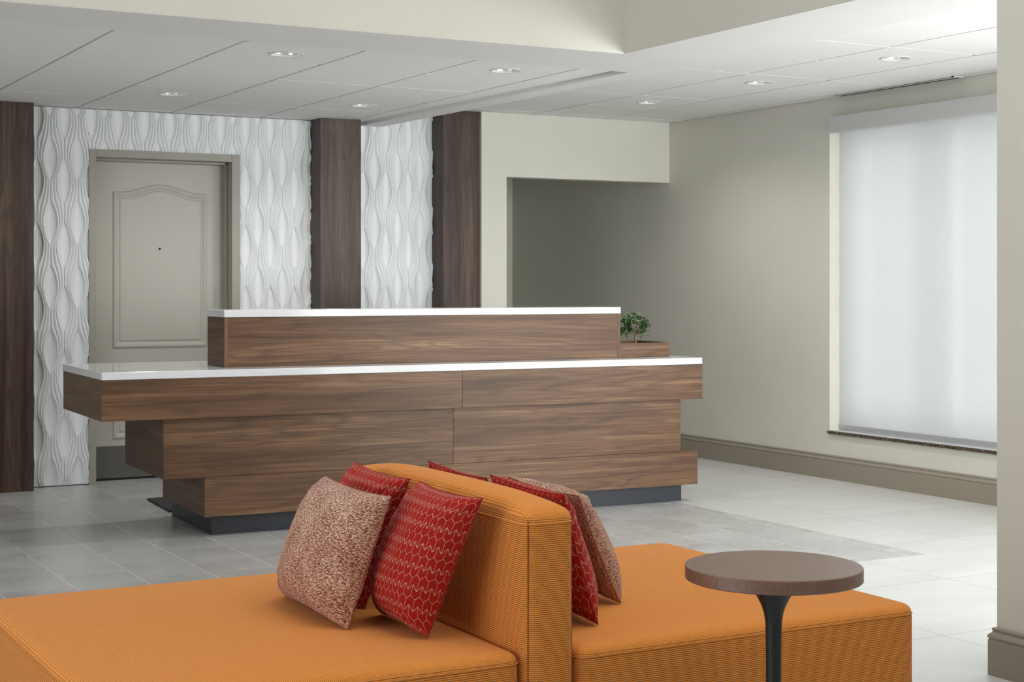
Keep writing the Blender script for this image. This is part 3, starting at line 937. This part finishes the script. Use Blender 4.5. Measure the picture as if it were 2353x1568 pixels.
# left of the backrest (front faces look towards -X)
cushion((1.680, 3.88, .772), (1.676, 3.535, .765), (1.60, 3.64, .434), (1.60, 3.98, .434), M_red,
        'red zigzag-stitched pillow left of the backrest, half hidden behind two other pillows', GP, .075, .020, 21)
cushion((1.676, 3.48, .765), (1.672, 3.147, .763), (1.590, 3.262, .436), (1.612, 3.565, .434), M_red,
        'red zigzag-stitched pillow left of the backrest, fully in view nearest the front', GP, .092, .022, 22)
cushion((1.545, 3.765, .755), (1.550, 3.373, .748), (1.462, 3.425, .4365), (1.480, 3.875, .4365), M_tweed,
        'rust and cream tweed pillow left of the backrest, in front of the red ones', GP, .095, .030, 23)
# right of the backrest (front faces look towards +X)
cushion((1.880, 3.515, .757), (1.885, 3.86, .766), (1.965, 3.94, .434), (1.955, 3.62, .434), M_red,
        'red pillow right of the backrest at the far end, only its top edge showing', GP, .055, .02, 24)
cushion((1.885, 3.150, .757), (1.880, 3.498, .767), (2.045, 3.57, .434), (2.007, 3.195, .436), M_red,
        'red zigzag-stitched pillow right of the backrest, nearest the front', GP, .062, .030, 25)
cushion((2.020, 3.302, .728), (2.020, 3.658, .737), (2.20, 3.74, .439), (2.180, 3.362, .440), M_tweed,
        'rust and cream tweed pillow right of the backrest, leaning on a red one', GP, .078, .022, 26)

# ------------------------------------------------------------------ side table
tb = tag(empty('side_table', (2.113, 2.665, 0)), 'round brown side table on a black flared pedestal before the sofa', 'side table')
R0 = .187; zt = .65
mb = MB(); mb.lathe([(.0001, zt), (R0-.003, zt), (R0-.0008, zt-.0008), (R0, zt-.003), (R0, zt-.027), (R0-.002, zt-.029), (.0001, zt-.029)], 2.113, 2.665, 96)
mb.obj('table_top', M_tabletop, tb, smooth=False)
prof = [(.0001, .0)]
stem = [(.150, .0), (.150, .006), (.12, .010), (.05, .016), (.026, .03), (.018, .07), (.0160, .2), (.0160, .44), (.0170, .512), (.0178, .53), (.0205, .548), (.0255, .5635), (.032, .577), (.0395, .590), (.047, .602), (.056, .613), (.062, .6205), (.0001, .6208)]
mb = MB(); mb.lathe([(.0001, 0)]+stem, 2.113, 2.665, 48); mb.obj('pedestal', M_stem, tb, smooth=True)

# ------------------------------------------------------------------ light
E_W, E_S, E_F, E_K, E_A, E_L, E_G, E_D = 2.4, 88, 0, 10, 124, 104, 375, 25
world = bpy.data.worlds.new('daylight'); SC.world = world; world.use_nodes = True
wn = world.node_tree.nodes; bg = wn['Background']
bg.inputs[0].default_value = (.93, .97, 1.0, 1); bg.inputs[1].default_value = E_W

def area(name, loc, rot, sx, sy, power, col=(1, 1, 1)):
    l = bpy.data.lights.new(name, 'AREA'); l.shape = 'RECTANGLE'; l.size = sx; l.size_y = sy; l.energy = power; l.color = col
    o = bpy.data.objects.new(name, l); C.objects.link(o); o.location = loc; o.rotation_euler = rot
    return o
area('assumed_skylight', (2.3, 1.9, 4.45), (0, 0, 0), 3.2, 3.4, E_S, (.96, .98, 1))  # assumed overhead daylight for the sofa tops; the high ceiling has no opening
area('front_fill', (0.8, fy0+.05, 1.45), (PI/2, 0, 0), 6.0, 2.3, E_F, (.925, .965, 1))  # added soft fill at the solid wall behind the camera, powered down
area('high_front_fill', (0.4, fy0+.05, 3.6), (PI/2, 0, 0), 6.5, 1.5, E_K, (.925, .965, 1))  # added high fill for the back panels; no opening in this wall
area('assumed_aisle_daylight', (6.62, 2.65, 1.12), (0, PI/2, 0), 1.45, 4.8, E_A, (.925, .965, 1))  # assumed daylight from an unseen aisle window; the wall here is solid
area('aisle_end_fill', (5.5, fy0+.05, 1.35), (PI/2, 0, 0), 2.2, 2.0, E_G, (.925, .965, 1))  # fill added down the aisle to lift the cream back wall and panels
area('left_fill', (fx0+.05, 3.2, 1.5), (0, -PI/2, 0), 2.2, 5.0, E_L, (.925, .965, 1))  # added side fill for left-facing surfaces; the left wall has no window
for i, ((x, y), z, lab) in enumerate(spots):
    l = bpy.data.lights.new('downlight_lamp', 'SPOT'); l.energy = E_D; l.spot_size = math.radians(150); l.spot_blend = 1.0; l.shadow_soft_size = .04; l.color = (1, .97, .92)
    o = bpy.data.objects.new('downlight_lamp', l); C.objects.link(o); o.location = (x, y, z-.006)

# ------------------------------------------------------------------ camera
cam = bpy.data.cameras.new('camera'); co = bpy.data.objects.new('camera', cam); C.objects.link(co)
cam.sensor_width = 36; cam.lens = 3642.5/2353*36
cam.shift_y = -(784-653)/2353
co.location = (0, 0, 1.245); co.rotation_euler = (PI/2, 0, -math.radians(29.04))
cam.clip_end = 60
SC.camera = co
SC.view_settings.view_transform = 'Standard'; SC.view_settings.look = 'None'
SC.view_settings.exposure = 0.11; SC.view_settings.gamma = 1
SC.cycles.use_denoising = True
SC.cycles.max_bounces = 9; SC.cycles.diffuse_bounces = 5; SC.cycles.adaptive_threshold = .04; SC.cycles.transparent_max_bounces = 12
SC.cycles.sample_clamp_indirect = 8
